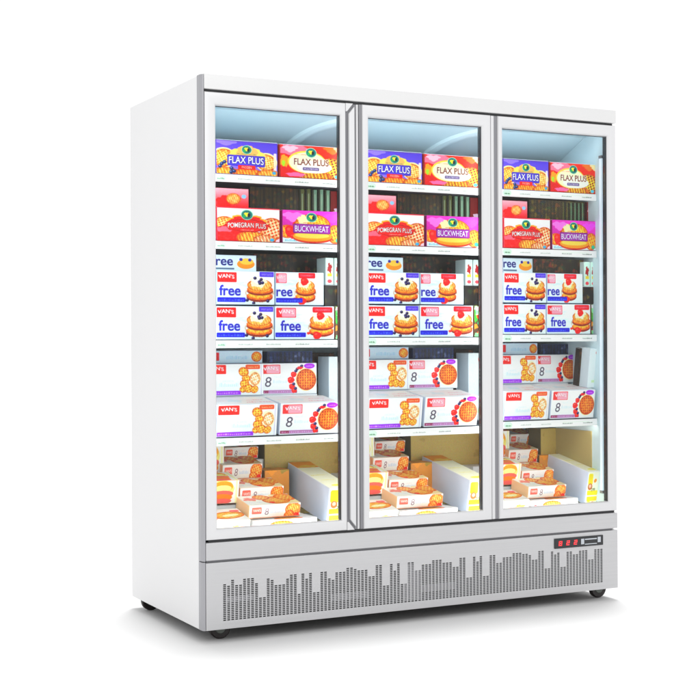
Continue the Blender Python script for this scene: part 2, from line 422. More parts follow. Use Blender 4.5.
        if kind == 'blue':
            for dx, dy in ((-rx*.35, th*1.0), (-rx*.02, th*.45), (rx*.12, th*.8), (rx*.02, th*.2), (rx*.62, -th*2.5), (-rx*.95, -th*2.4), (-rx*.45, -th*2.85), (rx*.22, th*.30)):
                s.put(s.ell(cx+dx, top+dy, 7, 6), (.09, .05, .20)); s.put(s.ell(cx+dx-2, top+dy+2, 2.6, 2), (.42, .36, .72), .9)
        else:
            s.straw(cx-4, top+th*.62, 17, 15); s.straw(cx-rx*.35, cy-th*.7, 18, 15); s.straw(cx-rx*1.05, cy-th*.35, 8, 5)
    def straw(s, cx, cy, rx, ry):
        s.put(s.blob(cx, cy, rx, ry, .07, 3, 1.2), (.90, .03, .07)); s.put(s.ell(cx-rx*.3, cy+ry*.35, rx*.32, ry*.25, 20), (1, .42, .35), .8)
        for i in range(8): s.put(s.ell(cx+s.rng.uniform(-.6, .6)*rx, cy+s.rng.uniform(-.6, .6)*ry, .8, .8), (1, .75, .3), .7)
    def logo(s, x0, y0, x1, y1, col=(.86, .10, .10), al=1., fade=0):
        m = s.rect(x0, y0, x1, y1, 3.5); s.put(m, col, al)
        if fade: s.put(s.rect(x0+(x1-x0)*.28, y0+2.5, x1-2, y1-2.5, 5), (1, .80, .88), .75)
        s.text("VAN'S", x0+(x1-x0)*.13, y0+(y1-y0)*.32, (x1-x0)*.76, (y1-y0)*.40, (1, .95, .95) if not fade else (1, .97, .98), .02, out=(.75, .08, .10) if not fade else (.93, .45, .55), ow=.8, bow=(y1-y0)*.12)
    def squiggle(s, x0, y, x1, h, col, n=10, al=1.):
        x = x0
        while x < x1-1:
            w = s.rng.uniform(.5, 1.3)*(x1-x0)/n*.62
            hh = h*s.rng.uniform(.6, 1.)
            s.put(s.rect(x, y, min(x+w, x1), y+hh, .3), col, al*s.rng.uniform(.6, 1)); x += w+(x1-x0)/n*.22
    def out(s):
        b = s.a                                        # ink spread
        for _ in range(1):
            b = (np.roll(b, 1, 0)+2*b+np.roll(b, -1, 0))/4; b = (np.roll(b, 1, 1)+2*b+np.roll(b, -1, 1))/4
            b[0] = s.a[0]; b[-1] = s.a[-1]; b[:, 0] = s.a[:, 0]; b[:, -1] = s.a[:, -1]
        a = b.reshape(s.ny, 2, s.nx, 2, 3).mean((1, 3))
        L = a.mean(2, keepdims=True); a = np.clip(L+(a-L)*1.20, 0, 1); a = np.clip((a-.5)*1.06+.515, 0, 1)
        n = s.rng.normal(0, .022, a.shape)
        a = np.clip(a+n, 0, 1)
        lin = np.where(a <= .04045, a/12.92, ((a+.055)/1.055)**2.4)
        return np.minimum(lin, .93)

def emblem(A, cx, cy, r=13):
    A.put(A.ell(cx, cy, r*1.25, r), (.55, .80, .70)); A.put(A.ell(cx, cy, r*1.1, r*.86), (.04, .42, .40))
    A.put(A.blob(cx-1, cy+2, r*.5, r*.38, .2, 3), (.98, .85, .25)); A.put(A.ell(cx+r*.4, cy-1, r*.28, r*.4), (.05, .10, .12)); A.put(A.ell(cx-r*.55, cy-r*.25, r*.3, r*.3), (.15, .62, .30))

ART = {}
def a_flax_purple(w=252, h=129):
    A = Art(w, h, (.42, .34, .86), seed=1); A.grad((.60, .50, .95), (.30, .22, .72), 80)
    A.put(A.blob(40, 128, 60, 16, .2, 3), (.68, .60, .97), .6)
    A.put(A.ell(30, 62, 50, 38), (1, .90, .62)); A.waffle(28, 60, 46, 34, 10, 11, (1, .86, .45), (.96, .60, .14))
    A.put(A.ell(205, 52, 46, 36), (1, .90, .66)); A.waffle(206, 50, 42, 32, -8, 11, (1, .90, .58), (.97, .66, .22)); A.put(A.rect(236, 14, 248, 88, 4), (1, .96, .88), .8)
    A.waffle(40, 4, 60, 22, 0, 12); A.waffle(128, 2, 66, 24, 0, 12, (1, .70, .20), (.88, .32, .03)); A.waffle(215, 4, 52, 20, 0, 12)
    for x, y in ((22, 38), (33, 45), (15, 28), (62, 22), (72, 12), (60, 8)): A.put(A.ell(x, y, 8, 7), (.10, .16, .36)); A.put(A.ell(x-2, y+2, 3, 2), (.45, .60, .82))
    A.put(A.blob(125, 72, 74, 34, .05, 8), (1, .84, .42)); A.put(A.blob(125, 82, 44, 30, .06, 6), (.96, .70, .40))
    A.put(A.rect(44, 32, 200, 74, 6), (.22, .17, .66)); A.put(A.rect(47, 35, 197, 71, 5), (.30, .24, .78))
    A.put(A.rect(88, 20, 160, 36, 4), (.90, .08, .10)); A.text('FROZEN', 104, 24, 40, 8, (1, .93, .85), .0)
    A.text('FLAX PLUS', 50, 40, 144, 27, (.97, .97, 1), .012, out=(.14, .10, .48), ow=2.2, bow=2.5)
    emblem(A, 124, 96, 17); A.squiggle(84, 77, 164, 4, (.35, .55, .30), 14)
    A.put(A.ell(238, 12, 8, 6), (.25, .62, .80)); A.put(A.rect(0, h-4, w, h), (.40, .30, .55)); return A
def a_flax_red(w=268, h=127):
    A = Art(w, h, (.90, .10, .06), seed=2); A.grad((.80, .05, .05), (.98, .22, .08), 60)
    A.put(A.blob(58, 108, 58, 24, .12, 4), (1, .52, .66), .85); A.put(A.blob(46, 112, 30, 12, .2, 3), (1, .80, .86), .8)
    A.put(A.blob(230, 116, 36, 14, .2, 3), (.99, .45, .12)); A.put(A.blob(262, 118, 24, 14, .2, 3), (1, .85, .65))
    A.waffle(225, 40, 62, 44, 0, 15, (1, .83, .22), (.45, .12, .02)); A.waffle(155, 6, 70, 26, 0, 14, (1, .76, .20), (.55, .14, .02))
    A.put(A.blob(22, 62, 18, 24, .1, 4), (1, .60, .08)); A.put(A.blob(18, 54, 7, 12, .1, 3), (.62, .80, .15)); A.put(A.blob(20, 22, 26, 18, .1, 5), (.78, .04, .06))
    A.put(A.blob(70, 12, 40, 8, .1, 5), (.95, .45, .65)); A.put(A.ell(118, 62, 82, 44), (1, .80, .30)); A.put(A.ell(120, 60, 78, 40), (1, .95, .78)); A.put(A.ell(150, 44, 76, 24), (1, .97, .90))
    A.squiggle(66, 88, 116, 6, (.95, .50, .45), 10, .8)
    A.text('FLAX PLUS', 62, 50, 150, 26, (.42, .16, .10), .015, out=(1, .98, .90), ow=2)
    A.put(A.rect(100, 30, 170, 42, 3), (.36, .30, .50)); A.text('MULTIBRAN', 106, 33, 58, 6.5, (.95, .93, 1))
    emblem(A, 136, 100, 19); A.put(A.ell(248, 10, 10, 7), (.35, .75, .85)); A.put(A.rect(0, 0, 5, h), (.45, .05, .05)); return A
def a_pomegran(w=258, h=129):
    A = Art(w, h, (.98, .92, .96), seed=3); A.grad((.96, .80, .86), (1, .96, 1), 90)
    A.waffle(30, 62, 46, 32, 0, 12, (1, .80, .50), (.93, .42, .10)); A.waffle(226, 50, 52, 44, 0, 14, (1, .90, .74), (.86, .28, .05)); 
    A.put(A.blob(40, 22, 74, 34, .09, 7), (.90, .04, .06)); A.put(A.blob(30, 44, 36, 10, .15, 5), (1, .50, .60), .8)
    for i in range(16): A.put(A.ell(A.rng.uniform(5, 100), A.rng.uniform(3, 36), 4, 3), (1, .25, .25), .7)
    A.waffle(140, 14, 62, 26, 0, 13, (1, .84, .32), (.88, .28, .05)); A.waffle(195, 8, 48, 20, 0, 13, (1, .90, .70), (.80, .20, .06))
    A.put(A.blob(122, 76, 78, 28, .06, 9), (1, .66, .20)); A.put(A.blob(122, 74, 70, 24, .06, 9), (.82, .06, .06))
    A.put(A.blob(122, 60, 92, 25, .05, 10, 1), (.66, .03, .06)); A.put(A.blob(122, 60, 86, 21, .05, 10, 1), (.84, .07, .08))
    A.text('POMEGRAN PLUS', 44, 50, 156, 19, (1, .97, .96), .012, out=(.45, .02, .06), ow=1.5, bow=3); A.squiggle(96, 42, 150, 4, (1, .75, .70), 10)
    emblem(A, 122, 102, 20); A.put(A.ell(226, 8, 9, 6), (.25, .65, .82)); A.put(A.rect(0, h-3, w, h), (.80, .10, .20)); return A
def a_buckwheat(w=256, h=128):
    A = Art(w, h, (.80, .10, .65), seed=4); A.grad((.62, .04, .50), (.96, .28, .82), 70)
    A.put(A.blob(44, 104, 40, 18, .2, 3), (.98, .62, .92), .7); A.put(A.blob(215, 104, 34, 16, .2, 3), (.95, .35, .90), .8)
    A.put(A.rect(0, 0, w, 26), (.86, .92, .96)); A.squiggle(10, 6, 60, 8, (.45, .72, .80), 8)
    A.waffle(20, 44, 40, 26, 0, 12, (1, .72, .15), (.93, .45, .03)); A.straw(32, 46, 22, 22); A.straw(58, 70, 16, 14); A.straw(44, 26, 14, 10)
    A.waffle(128, 72, 78, 44, 0, 13, (1, .90, .28), (.98, .62, .08)); A.put(A.blob(88, 92, 24, 18, .12, 5), (1, .90, .70)); A.waffle(226, 38, 34, 38, 0, 12, (1, .75, .20), (.90, .42, .04))
    A.put(A.ell(128, 22, 86, 22), (.74, .18, .02)); A.put(A.ell(128, 27, 84, 20), (.98, .58, .08)); A.put(A.ell(126, 31, 74, 12), (1, .80, .36))
    A.put(A.rect(44, 38, 206, 76, 7), (.40, .04, .42)); A.put(A.rect(47, 41, 203, 73, 6), (.60, .10, .62))
    A.text('BUCKWHEAT', 52, 45, 146, 24, (.96, .92, 1), .012, out=(.32, .04, .45), ow=1.5); A.squiggle(88, 79, 160, 4, (.90, .30, .20), 12)
    emblem(A, 124, 102, 19); A.put(A.ell(238, 14, 10, 9), (.20, .68, .55)); return A
def a_free(kind, w=238, h=128, cut=False):
    A = Art(w, h, (.93, .97, 1), seed=5 if kind == 'blue' else 6); A.grad((.84, .92, .98), (.98, 1, 1), 80)
    for i in range(6): A.put(A.blob(A.rng.uniform(30, 150), A.rng.uniform(20, 120), 26, 5, .3, 3), (.75, .88, .95), .35)
    sx = w/238
    if kind == 'blue':
        A.logo(-6, 84, 80, 122); A.stack(176*sx, 32, 55*sx, 25, 'blue')
        A.put(A.rect(176*sx, 106, 236*sx, 126, 3), (.32, .22, .80)); A.text('WHEAT GLUTEN', 184*sx, 112, 46*sx, 7, (.8, .78, 1))
        tx = 8; tw = 88
    else:
        A.logo(-2 if cut else 4, 84, 46 if cut else 88, 122, (.90, .35, .42) if cut else (.86, .12, .18), 1, 1)
        A.stack((146 if cut else 186)*sx, 32, 50*sx, 25, 'red')
        A.put(A.rect((112 if cut else 150)*sx, 104, (196 if cut else 232)*sx, 126, 5), (.92, .04, .16)); A.text('STRAWBERRY', (122 if cut else 160)*sx, 111, 62*sx, 7, (1, .7, .75))
        tx = 2 if cut else 22; tw = 68 if cut else 86
    if cut: A.text('ree', tx, 32, tw, 27, (.14, .12, .62), .02)
    else: A.text('free', tx, 32, tw, 42, (.16, .14, .66), .025)
    A.put(A.rect(0, 8, 116*(.86 if cut else 1)+(0 if kind == 'blue' else 14), 26, 4), (.10, .08, .72)); A.squiggle(6, 12, 108, 8, (.35, .50, 1), 7, .8)
    return A
def a_mini(w=244, h=124):
    A = Art(w, h, (.96, .98, 1), seed=7); A.grad((.88, .94, 1), (1, 1, 1), 80)
    A.logo(2, 84, 88, 120, (.90, .16, .12)); A.squiggle(60, 34, 140, 16, (.74, .84, .86), 9, .7); A.squiggle(74, 52, 120, 10, (.82, .86, .90), 6, .6)
    A.put(A.rect(0, 2, 150, 18, 2), (.58, .20, .84)); A.squiggle(5, 6, 140, 7, (.84, .66, 1), 12)
    A.put(A.ell(206, 62, 30, 36), (1, .93, .80)); A.waffle(210, 64, 22, 26, 0, 9, (1, .97, .86), (1, .86, .62), (1, .90, .70))
    for x, y, r in ((162, 92, 22), (172, 66, 18), (166, 44, 20), (182, 26, 20), (208, 22, 17), (158, 22, 14)):
        A.waffle(x, y, r, r*.85, x, 11, (1, .82, .32), (.92, .52, .08))
    A.put(A.rect(170, 102, 232, 120, 5), (.94, .35, .18)); A.squiggle(180, 108, 224, 5, (1, .78, .60), 7); A.put(A.rect(236, 0, 238, h), (.70, .66, .80)); return A
def a_eight(w=252, h=124):
    A = Art(w, h, (.97, .99, 1), seed=8); A.grad((.90, .95, 1), (1, 1, 1), 80)
    A.logo(8, 82, 92, 118, (.92, .24, .24), 1, 1)
    A.text('8', 24, 30, 26, 40, (.30, .26, .32), .0, slant=.12); A.squiggle(60, 44, 120, 14, (.80, .86, .90), 8, .8); A.squiggle(62, 66, 110, 8, (.84, .88, .93), 7, .7)
    A.put(A.rect(2, 4, 165, 16, 2), (.50, .16, .30)); A.squiggle(8, 7, 150, 5, (.86, .62, .80), 12); A.put(A.rect(40, 2, 150, 18, 2), (.80, .70, .90), .55)
    for x, y, r in ((142, 30, 13), (138, 56, 15), (150, 78, 13), (152, 14, 12)): A.straw(x, y, r, r*.85)
    for x, y in ((158, 22), (150, 40), (166, 100), (160, 92), (186, 112)): A.put(A.ell(x, y, 7, 6), (.13, .10, .26)); A.put(A.ell(x-2, y+2, 2.4, 1.8), (.45, .42, .72))
    A.put(A.blob(178, 104, 14, 6, .15, 4), (.85, .08, .15)); A.put(A.ell(205, 58, 47, 47), (1, .90, .66)); A.waffle(206, 57, 44, 43, -20, 11, (.93, .54, .14), (.74, .28, .04), (.84, .38, .08))
    A.put(A.ell(220, 112, 24, 11), (.66, .14, .82)); A.squiggle(206, 109, 234, 5, (.88, .66, 1), 5); return A
def a_white_top(w, d, seed=9):
    A = Art(w, d, (.93, .96, 1), seed=seed)
    A.squiggle(w*.55, d*.25, w*.98, 12, (.86, .36, .46), 7, .8); A.squiggle(w*.62, d*.55, w*.9, 10, (.90, .40, .50), 5, .8)
    A.squiggle(w*.02, d*.5, w*.24, 7, (.95, .70, .60), 5, .8); A.put(A.blob(w*.4, d*.5, w*.12, d*.2, .2, 4), (.80, .88, .98), .6); return A
def a_band(w=182, h=60, seed=11, side=False):
    A = Art(w, h, (.96, .95, .94), seed=seed); A.grad((.93, .90, .86), (1, 1, 1), 85)
    A.put(A.rect(w*.05, h*.34, w*.24, h*.84, 4), (.93, .42, .36)); A.text("VAN'S", w*.075, h*.50, w*.15, h*.20, (1, .90, .88), .02)
    A.text('8', w*.30, h*.24, w*.075, h*.50, (.52, .44, .48), .0, slant=.1); A.squiggle(w*.42, h*.35, w*.66, h*.26, (.74, .82, .92), 7, .8); A.squiggle(w*.42, h*.66, w*.6, h*.10, (.86, .78, .80), 7, .7)
    A.waffle(w*.86, h*.56, w*.16, h*.50, 0, 9, (1, .74, .36), (.95, .46, .14)); A.waffle(w*.78, h*.18, w*.10, h*.30, 20, 9, (1, .70, .34), (.92, .42, .14)); A.straw(w*.93, h*.12, w*.05, h*.16)
    A.put(A.rect(0, 0, w, h*.07), (.82, .58, .46)); return A
def a_waftop(w, d, seed=12):
    A = Art(w, d, (.99, .95, .90), seed=seed); A.put(A.blob(w*.75, d*.5, w*.34, d*.55, .1, 5), (1, .84, .66))
    A.waffle(w*.62, d*.40, w*.27, d*.38, 10, 13, (1, .78, .42), (.96, .48, .14)); A.waffle(w*.86, d*.66, w*.20, d*.36, 40, 13, (1, .75, .40), (.94, .45, .12)); A.waffle(w*.40, d*.74, w*.16, d*.26, 40, 13, (1, .75, .40), (.94, .45, .12))
    A.straw(w*.50, d*.2, w*.05, d*.08); A.put(A.blob(w*.16, d*.6, w*.13, d*.16, .2, 4), (.95, .50, .45), .9); A.squiggle(w*.06, d*.25, w*.34, 7, (.72, .80, .92), 6); return A
def a_sandwich(w=120, h=56, seed=13):
    A = Art(w, h, (.99, .98, .93), seed=seed)
    A.put(A.blob(w*.38, h*.55, w*.42, h*.50, .05, 4), (1, .88, .55)); A.put(A.ell(w*.36, h*.74, w*.40, h*.24), (.97, .60, .15)); A.put(A.ell(w*.36, h*.66, w*.34, h*.14), (1, .92, .60))
    A.put(A.ell(w*.36, h*.42, w*.42, h*.15), (.97, .42, .38)); A.put(A.ell(w*.34, h*.26, w*.40, h*.16), (.96, .50, .12)); A.put(A.ell(w*.34, h*.10, w*.38, h*.12), (.96, .40, .38))
    A.put(A.rect(w*.86, 0, w*.94, h), (1, .95, .72)); return A
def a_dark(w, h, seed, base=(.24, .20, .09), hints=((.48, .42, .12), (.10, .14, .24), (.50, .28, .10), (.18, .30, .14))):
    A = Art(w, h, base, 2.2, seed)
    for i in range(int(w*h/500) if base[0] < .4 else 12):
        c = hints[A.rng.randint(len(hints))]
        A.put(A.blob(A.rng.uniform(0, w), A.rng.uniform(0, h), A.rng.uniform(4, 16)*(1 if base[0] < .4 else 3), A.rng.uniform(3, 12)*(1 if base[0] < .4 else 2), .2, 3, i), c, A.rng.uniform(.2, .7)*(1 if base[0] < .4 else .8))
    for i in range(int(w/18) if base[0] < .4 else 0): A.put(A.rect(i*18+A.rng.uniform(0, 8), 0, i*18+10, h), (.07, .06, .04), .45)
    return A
def a_redpack(w=135, h=80):
    A = Art(w, h, (.93, .45, .50), seed=21); A.grad((.88, .12, .16), (.98, .72, .78), 90)
    A.put(A.blob(w*.28, h*.3, w*.24, h*.3, .12, 5), (.82, .06, .08)); A.waffle(w*.55, h*.45, w*.22, h*.30, 0, 8, (1, .80, .48), (.92, .55, .20)); A.put(A.ell(w*.86, h*.6, 10, 8), (.55, .75, .88)); return A
def a_darkred(w=60, h=230):
    A = Art(w, h, (.45, .05, .05), seed=22); A.put(A.blob(w*.6, h*.62, w*.5, 16, .2, 4), (.86, .80, .88)); A.waffle(w*.7, h*.52, w*.6, 22, 0, 10, (.9, .45, .15), (.7, .2, .05)); A.put(A.ell(w*.8, h*.40, 12, 14), (.30, .55, .20)); A.put(A.ell(w*.85, h*.42, 6, 22), (.95, .9, .8), .7); return A
def a_green(w=40, h=104, seed=23):
    A = Art(w, h, (.80, .93, .87), seed=seed); A.put(A.blob(w*.5, h*.62, w*.28, h*.18, .2, 4), (.60, .10, .14)); A.put(A.rect(w*.2, h*.30, w*.8, h*.42), (.93, .78, .25)); A.put(A.ell(w*.5, h*.12, w*.3, h*.07), (.90, .30, .35)); return A
def a_veg(w=70, h=130):
    A = Art(w, h, (.30, .20, .10), seed=25)
    for c in ((.86, .10, .08), (.15, .60, .42), (.95, .55, .10), (.82, .90, .75), (.20, .62, .20), (.72, .05, .10), (.55, .85, .60)):
        for i in range(5): A.put(A.blob(A.rng.uniform(0, w), A.rng.uniform(0, h), A.rng.uniform(7, 15), A.rng.uniform(6, 14), .15, 4, i), c)
    A.put(A.blob(w*.2, h*.92, 12, 8, .2, 4), (.95, .9, .92)); return A
def a_yellow(w=105, h=146):
    A = Art(w, h, (.99, .98, .86), seed=26)
    A.put(A.rect(w*.06, h*.60, w*.44, h*.94, 8), (1, .80, .0)); A.put(A.ell(w*.24, h*.54, 15, 15), (.68, .42, .25)); A.put(A.ell(w*.24, h*.56, 8, 8), (.85, .72, .65)); A.put(A.ell(w*.66, h*.72, 10, 8, 40), (.95, .55, .15))
    A.put(A.rect(w*.04, h*.28, w*.95, h*.42, 4), (1, .80, .0)); A.put(A.rect(w*.06, h*.10, w*.95, h*.24, 4), (1, .76, .0)); A.text('299', w*.34, h*.40, w*.36, h*.10, (.30, .35, .20), .02); A.put(A.ell(w*.6, h*.04, 12, 6), (.85, .45, .40)); A.put(A.ell(w*.24, h*.05, 12, 8), (.98, .88, .30)); return A
def a_yellowtop(w=105, d=390):
    A = Art(w, d, (.99, .97, .84), 2.2, seed=27); A.squiggle(8, 180, 70, 12, (.85, .82, .50), 6); A.squiggle(20, 110, 80, 10, (.88, .84, .55), 6)
    A.put(A.rect(0, 300, w, d), (.90, .56, .14)); A.put(A.blob(60, 320, 40, 16, .3, 4), (.98, .75, .35)); A.put(A.ell(60, 36, 34, 14), (1, .86, .35)); return A
def a_orange(w=150, h=60, seed=31):
    A = Art(w, h, (.80, .54, .24), seed=seed)
    for i in range(9): A.put(A.blob(A.rng.uniform(0, w), A.rng.uniform(0, h), 18, 10, .3, 3, i), ((.95, .60, .20), (.55, .52, .22), (.98, .76, .42))[i % 3], .7)
    return A
def a_whiteback(w=170, h=60, seed=33):
    A = Art(w, h, (.80, .87, .96), seed=seed); A.put(A.rect(0, h*.2, w*.10, h*.85, 2), (.80, .12, .16)); A.squiggle(w*.25, h*.3, w*.7, h*.3, (.62, .78, .84), 8, .7)
    A.waffle(w*.88, h*.5, w*.11, h*.42, 0, 8, (1, .72, .25), (.90, .45, .08)); return A
def a_blueback(w=165, h=60):
    A = Art(w, h, (.84, .90, .98), seed=34); A.text('ree', 0, h*.34, w*.42, h*.42, (.14, .14, .42), .02); A.put(A.rect(0, h*.10, w*.45, h*.20), (.35, .42, .50))
    A.put(A.ell(w*.74, h*.45, w*.22, h*.30), (.95, .55, .12)); A.put(A.ell(w*.76, h*.62, w*.17, h*.20), (.98, .74, .30)); A.put(A.ell(w*.62, h*.74, 7, 6), (.18, .14, .55)); A.put(A.ell(w*.84, h*.72, 7, 6), (.18, .14, .55)); return A

# ------------------------------------------------------------------ cartons
LIN = lambda c: tuple(x/12.92 if x <= .04045 else ((x+.055)/1.055)**2.4 for x in c)
def carton_mesh(name, w, d, h, front, top=None, side=(.9, .93, .98), topc=None, leftc=None):
    """printed cardboard box, origin at the front bottom left corner; front looks to -y"""
    V = []; F = []; C = []
    def face(nx, ny, pos, colors):
        n = len(V)
        for j in range(ny):
            for i in range(nx):
                V.append(pos(i/(nx-1), j/(ny-1))); C.append(colors(i, j))
        for j in range(ny-1):
            for i in range(nx-1):
                a = n+j*nx+i; F.append((a, a+1, a+1+nx, a+nx))
    fa = front.out(); ny, nx = fa.shape[:2]
    e = .0016
    bul = lambda u, v: .0012*math.sin(math.pi*u)*math.sin(math.pi*v)
    face(nx, ny, lambda u, v: (e+u*(w-2*e), -bul(u, v), e+v*(h-2*e)), lambda i, j: fa[j, i])
    s_ = LIN(side); t_ = LIN(topc or side); l_ = LIN(leftc or side)
    if top is not None:
        ta = top.out(); my, mx = ta.shape[:2]
        face(mx, my, lambda u, v: (e+u*(w-2*e), e+v*(d-2*e), h), lambda i, j: ta[j, i])
    else:
        face(2, 2, lambda u, v: (e+u*(w-2*e), e+v*(d-2*e), h), lambda i, j: t_)
    face(2, 2, lambda u, v: (0, d-e-u*(d-2*e), e+v*(h-2*e)), lambda i, j: l_)
    face(2, 2, lambda u, v: (w, e+u*(d-2*e), e+v*(h-2*e)), lambda i, j: s_)
    face(2, 2, lambda u, v: (w-e-u*(w-2*e), d, e+v*(h-2*e)), lambda i, j: s_)
    face(2, 2, lambda u, v: (e+u*(w-2*e), d-e-v*(d-2*e), 0), lambda i, j: s_)
    # folded edges: narrow chamfer strips joining the faces
    def strip(a, b, c, dd, col):
        n = len(V); V.extend([a, b, c, dd]); C.extend([col]*4); F.append((n, n+1, n+2, n+3))
    x0, x1, z0, z1, y1 = e, w-e, e, h-e, d-e
    ec = tuple(.5*(a+b) for a, b in zip(s_, (.8, .8, .8)))
    strip((x0, 0, z1), (x1, 0, z1), (x1, e, h), (x0, e, h), t_)
    strip((x0, e, 0), (x1, e, 0), (x1, 0, z0), (x0, 0, z0), s_)
    strip((0, e, z0), (x0, 0, z0), (x0, 0, z1), (0, e, z1), l_)
    strip((x1, 0, z0), (w, e, z0), (w, e, z1), (x1, 0, z1), s_)
    strip((0, y1, z1), (0, e, z1), (x0, e, h), (x0, y1, h), ec); strip((w, e, z1), (w, y1, z1), (x1, y1, h), (x1, e, h), ec)
    strip((x1, y1, h), (x1, d, z1), (x0, d, z1), (x0, y1, h), ec)
    strip((0, e, z0), (0, y1, z0), (x0, y1, 0), (x0, e, 0), ec); strip((w, y1, z0), (w, e, z0), (x1, e, 0), (x1, y1, 0), ec)
    strip((0, y1, z0), (0, y1, z1), (x0, d, z1), (x0, d, z0), ec); strip((w, y1, z1), (w, y1, z0), (x1, d, z0), (x1, d, z1), ec)
    me = bpy.data.meshes.new(name); me.from_pydata(V, [], F)
    at = me.color_attributes.new('print', 'FLOAT_COLOR', 'POINT')
    arr = np.ones((len(V), 4), np.float32); arr[:, :3] = np.array(C, np.float32); at.data.foreach_set('color', arr.ravel())
    me.materials.append(M_print)
    return me

BAYN = ['left', 'middle', 'right']
PL = [0, 0, 0]
def place(me, name, label, cat, group, row, fx, y, z, tilt=0., yaw=0., bays=(0, 1, 2), fx3=None, y3=None):
    """fx = x of the left edge as measured in the first bay's front plane (y=.10)"""
    for b in bays:
        X0, Wv, s, ds = BX[b]
        u = (fx-.092)/.520
        yy = y
        if b == 2 and y3 is not None: yy = y3
        x = X0+u*Wv+(s+u*ds)*(yy-.10)
        sx = (Wv/.520)
        o = bpy.data.objects.new(name, me); COL.objects.link(o)
        o.location = (x, yy, z+DZ[row][b]); o.rotation_euler = (math.radians(tilt), 0, math.radians(yaw)); o.scale = (sx, 1, 1)
        tag(o, label % BAYN[b] if '%s' in label else label, cat, group)

def px2fx(px): return .092+(px-216)/125*.520
def pw(p0, p1, y): return (p1-p0)/125*.520*(1+(y-.1)/4.9)

# row A
m = carton_mesh('flax_carton', .252, .20, .129, a_flax_purple(), side=(.35, .26, .75), topc=(.8, .88, .94)); place(m, 'waffle_carton', 'purple waffle carton with FLAX PLUS lettering on top shelf of %s door', 'carton', 'purple cartons on the top shelf', 'A', .092, .11, 1.681)
m = carton_mesh('flax_red_carton', .268, .20, .127, a_flax_red(), side=(.70, .06, .05), topc=(.85, .88, .92)); place(m, 'waffle_carton', 'red and cream FLAX PLUS carton on top shelf of %s door', 'carton', 'red cartons on the top shelf', 'A', .349, .11, 1.681)
# row B
m = carton_mesh('pom_carton', .258, .14, .128, a_pomegran(), side=(.88, .15, .25)); place(m, 'waffle_carton', 'red and white POMEGRAN PLUS carton on second shelf of %s door', 'carton', 'red and white cartons on the second shelf', 'B', .094, .11, 1.430)
m = carton_mesh('buck_carton', .256, .14, .127, a_buckwheat(), side=(.65, .08, .50)); place(m, 'waffle_carton', 'magenta BUCKWHEAT carton on second shelf of %s door', 'carton', 'magenta cartons on the second shelf', 'B', .362, .11, 1.430)
m = carton_mesh('small_red_carton', .140, .09, .074, a_redpack(140, 74), side=(.7, .12, .14)); place(m, 'small_carton', 'small pink-red carton lying on the red and white carton, %s door', 'carton', 'small red cartons lying behind', 'B', .085, .155, 1.560)
m = carton_mesh('olive_carton', .240, .20, .230, a_dark(240, 230, 41), side=(.15, .13, .07)); place(m, 'tall_carton', 'dark olive carton standing behind second shelf row, %s door', 'carton', 'dark cartons standing behind', 'B', .228, .27, 1.430, bays=(0, 1))  # coloured dark to stand in for the gloom behind the row
for i in range(5):
    A = Art(22, 218, (.50, .66, .56) if i > 1 else (.36, .40, .20), 2.2, 50+i); A.put(A.rect(0, 0, 7, 218), (.14, .16, .08)); A.put(A.rect(11, 20, 15, 200), (.72, .85, .74), .7)
    m = carton_mesh('thin_carton', .0235, .16, .229+.002*(i % 2), A, side=(.20, .22, .14))
    place(m, 'thin_carton', ['olive thin carton first', 'olive thin carton second', 'pale green thin carton third', 'pale green thin carton fourth', 'pale green thin carton fifth'][i]+' from left of upright row, second shelf, %s door', 'carton', 'thin cartons standing on edge', 'B', px2fx(298+i*6.6), .265, 1.430, bays=(0, 1))
m = carton_mesh('darkred_carton', .062, .10, .226, a_darkred(62, 226), side=(.35, .05, .05)); place(m, 'tall_carton', 'dark red tall carton at end of second shelf, %s door', 'carton', 'dark red tall cartons', 'B', px2fx(330.5), .262, 1.430, bays=(0, 1))
AS = a_dark(300, 90, 43)
for i in range(6): AS.put(AS.rect(178+i*21, 0, 184+i*21, 84), (.45, .62, .50) if i > 1 else (.36, .38, .18), .85); AS.put(AS.rect(186+i*21, 0, 194+i*21, 84), (.10, .10, .05), .8)
m = carton_mesh('striped_flat_carton', .325, .14, .088, AS, side=(.15, .13, .07)); place(m, 'flat_carton', 'dark green striped flat carton lying on the second shelf cartons, %s door', 'carton', None, 'B', px2fx(250), .17, 1.5585, bays=(2,))
m = carton_mesh('darkred_carton_b', .044, .14, .088, a_darkred(50, 88), side=(.35, .05, .05)); place(m, 'flat_carton', 'dark red short carton lying on the magenta carton end, %s door', 'carton', None, 'B', px2fx(329.5), .16, 1.5585, bays=(2,))
# row C
mbl = carton_mesh('blue_free_carton', .236, .20, .126, a_free('blue', 236, 126), side=(.82, .90, .97))
place(mbl, 'waffle_carton', 'blueberry waffle carton with blue free lettering, bottom of third shelf stack, %s door', 'carton', 'blueberry waffle cartons', 'C', .090, .11, 1.060)
place(mbl, 'waffle_carton', 'blueberry waffle carton with blue free lettering, upper of third shelf stack, %s door', 'carton', 'blueberry waffle cartons', 'C', .093, .116, 1.1925)
m = carton_mesh('straw_free_carton', .252, .20, .128, a_free('red', 252, 128), side=(.82, .90, .97)); place(m, 'waffle_carton', 'strawberry waffle carton with pink logo resting on third shelf of %s door', 'carton', 'strawberry waffle cartons', 'C', .330, .11, 1.060)
m = carton_mesh('straw_cut_carton', .205, .20, .126, a_free('red', 205, 126, True), side=(.82, .90, .97)); place(m, 'waffle_carton', 'strawberry waffle carton stacked on another strawberry carton, %s door', 'carton', 'strawberry waffle cartons', 'C', .333, .12, 1.1925)
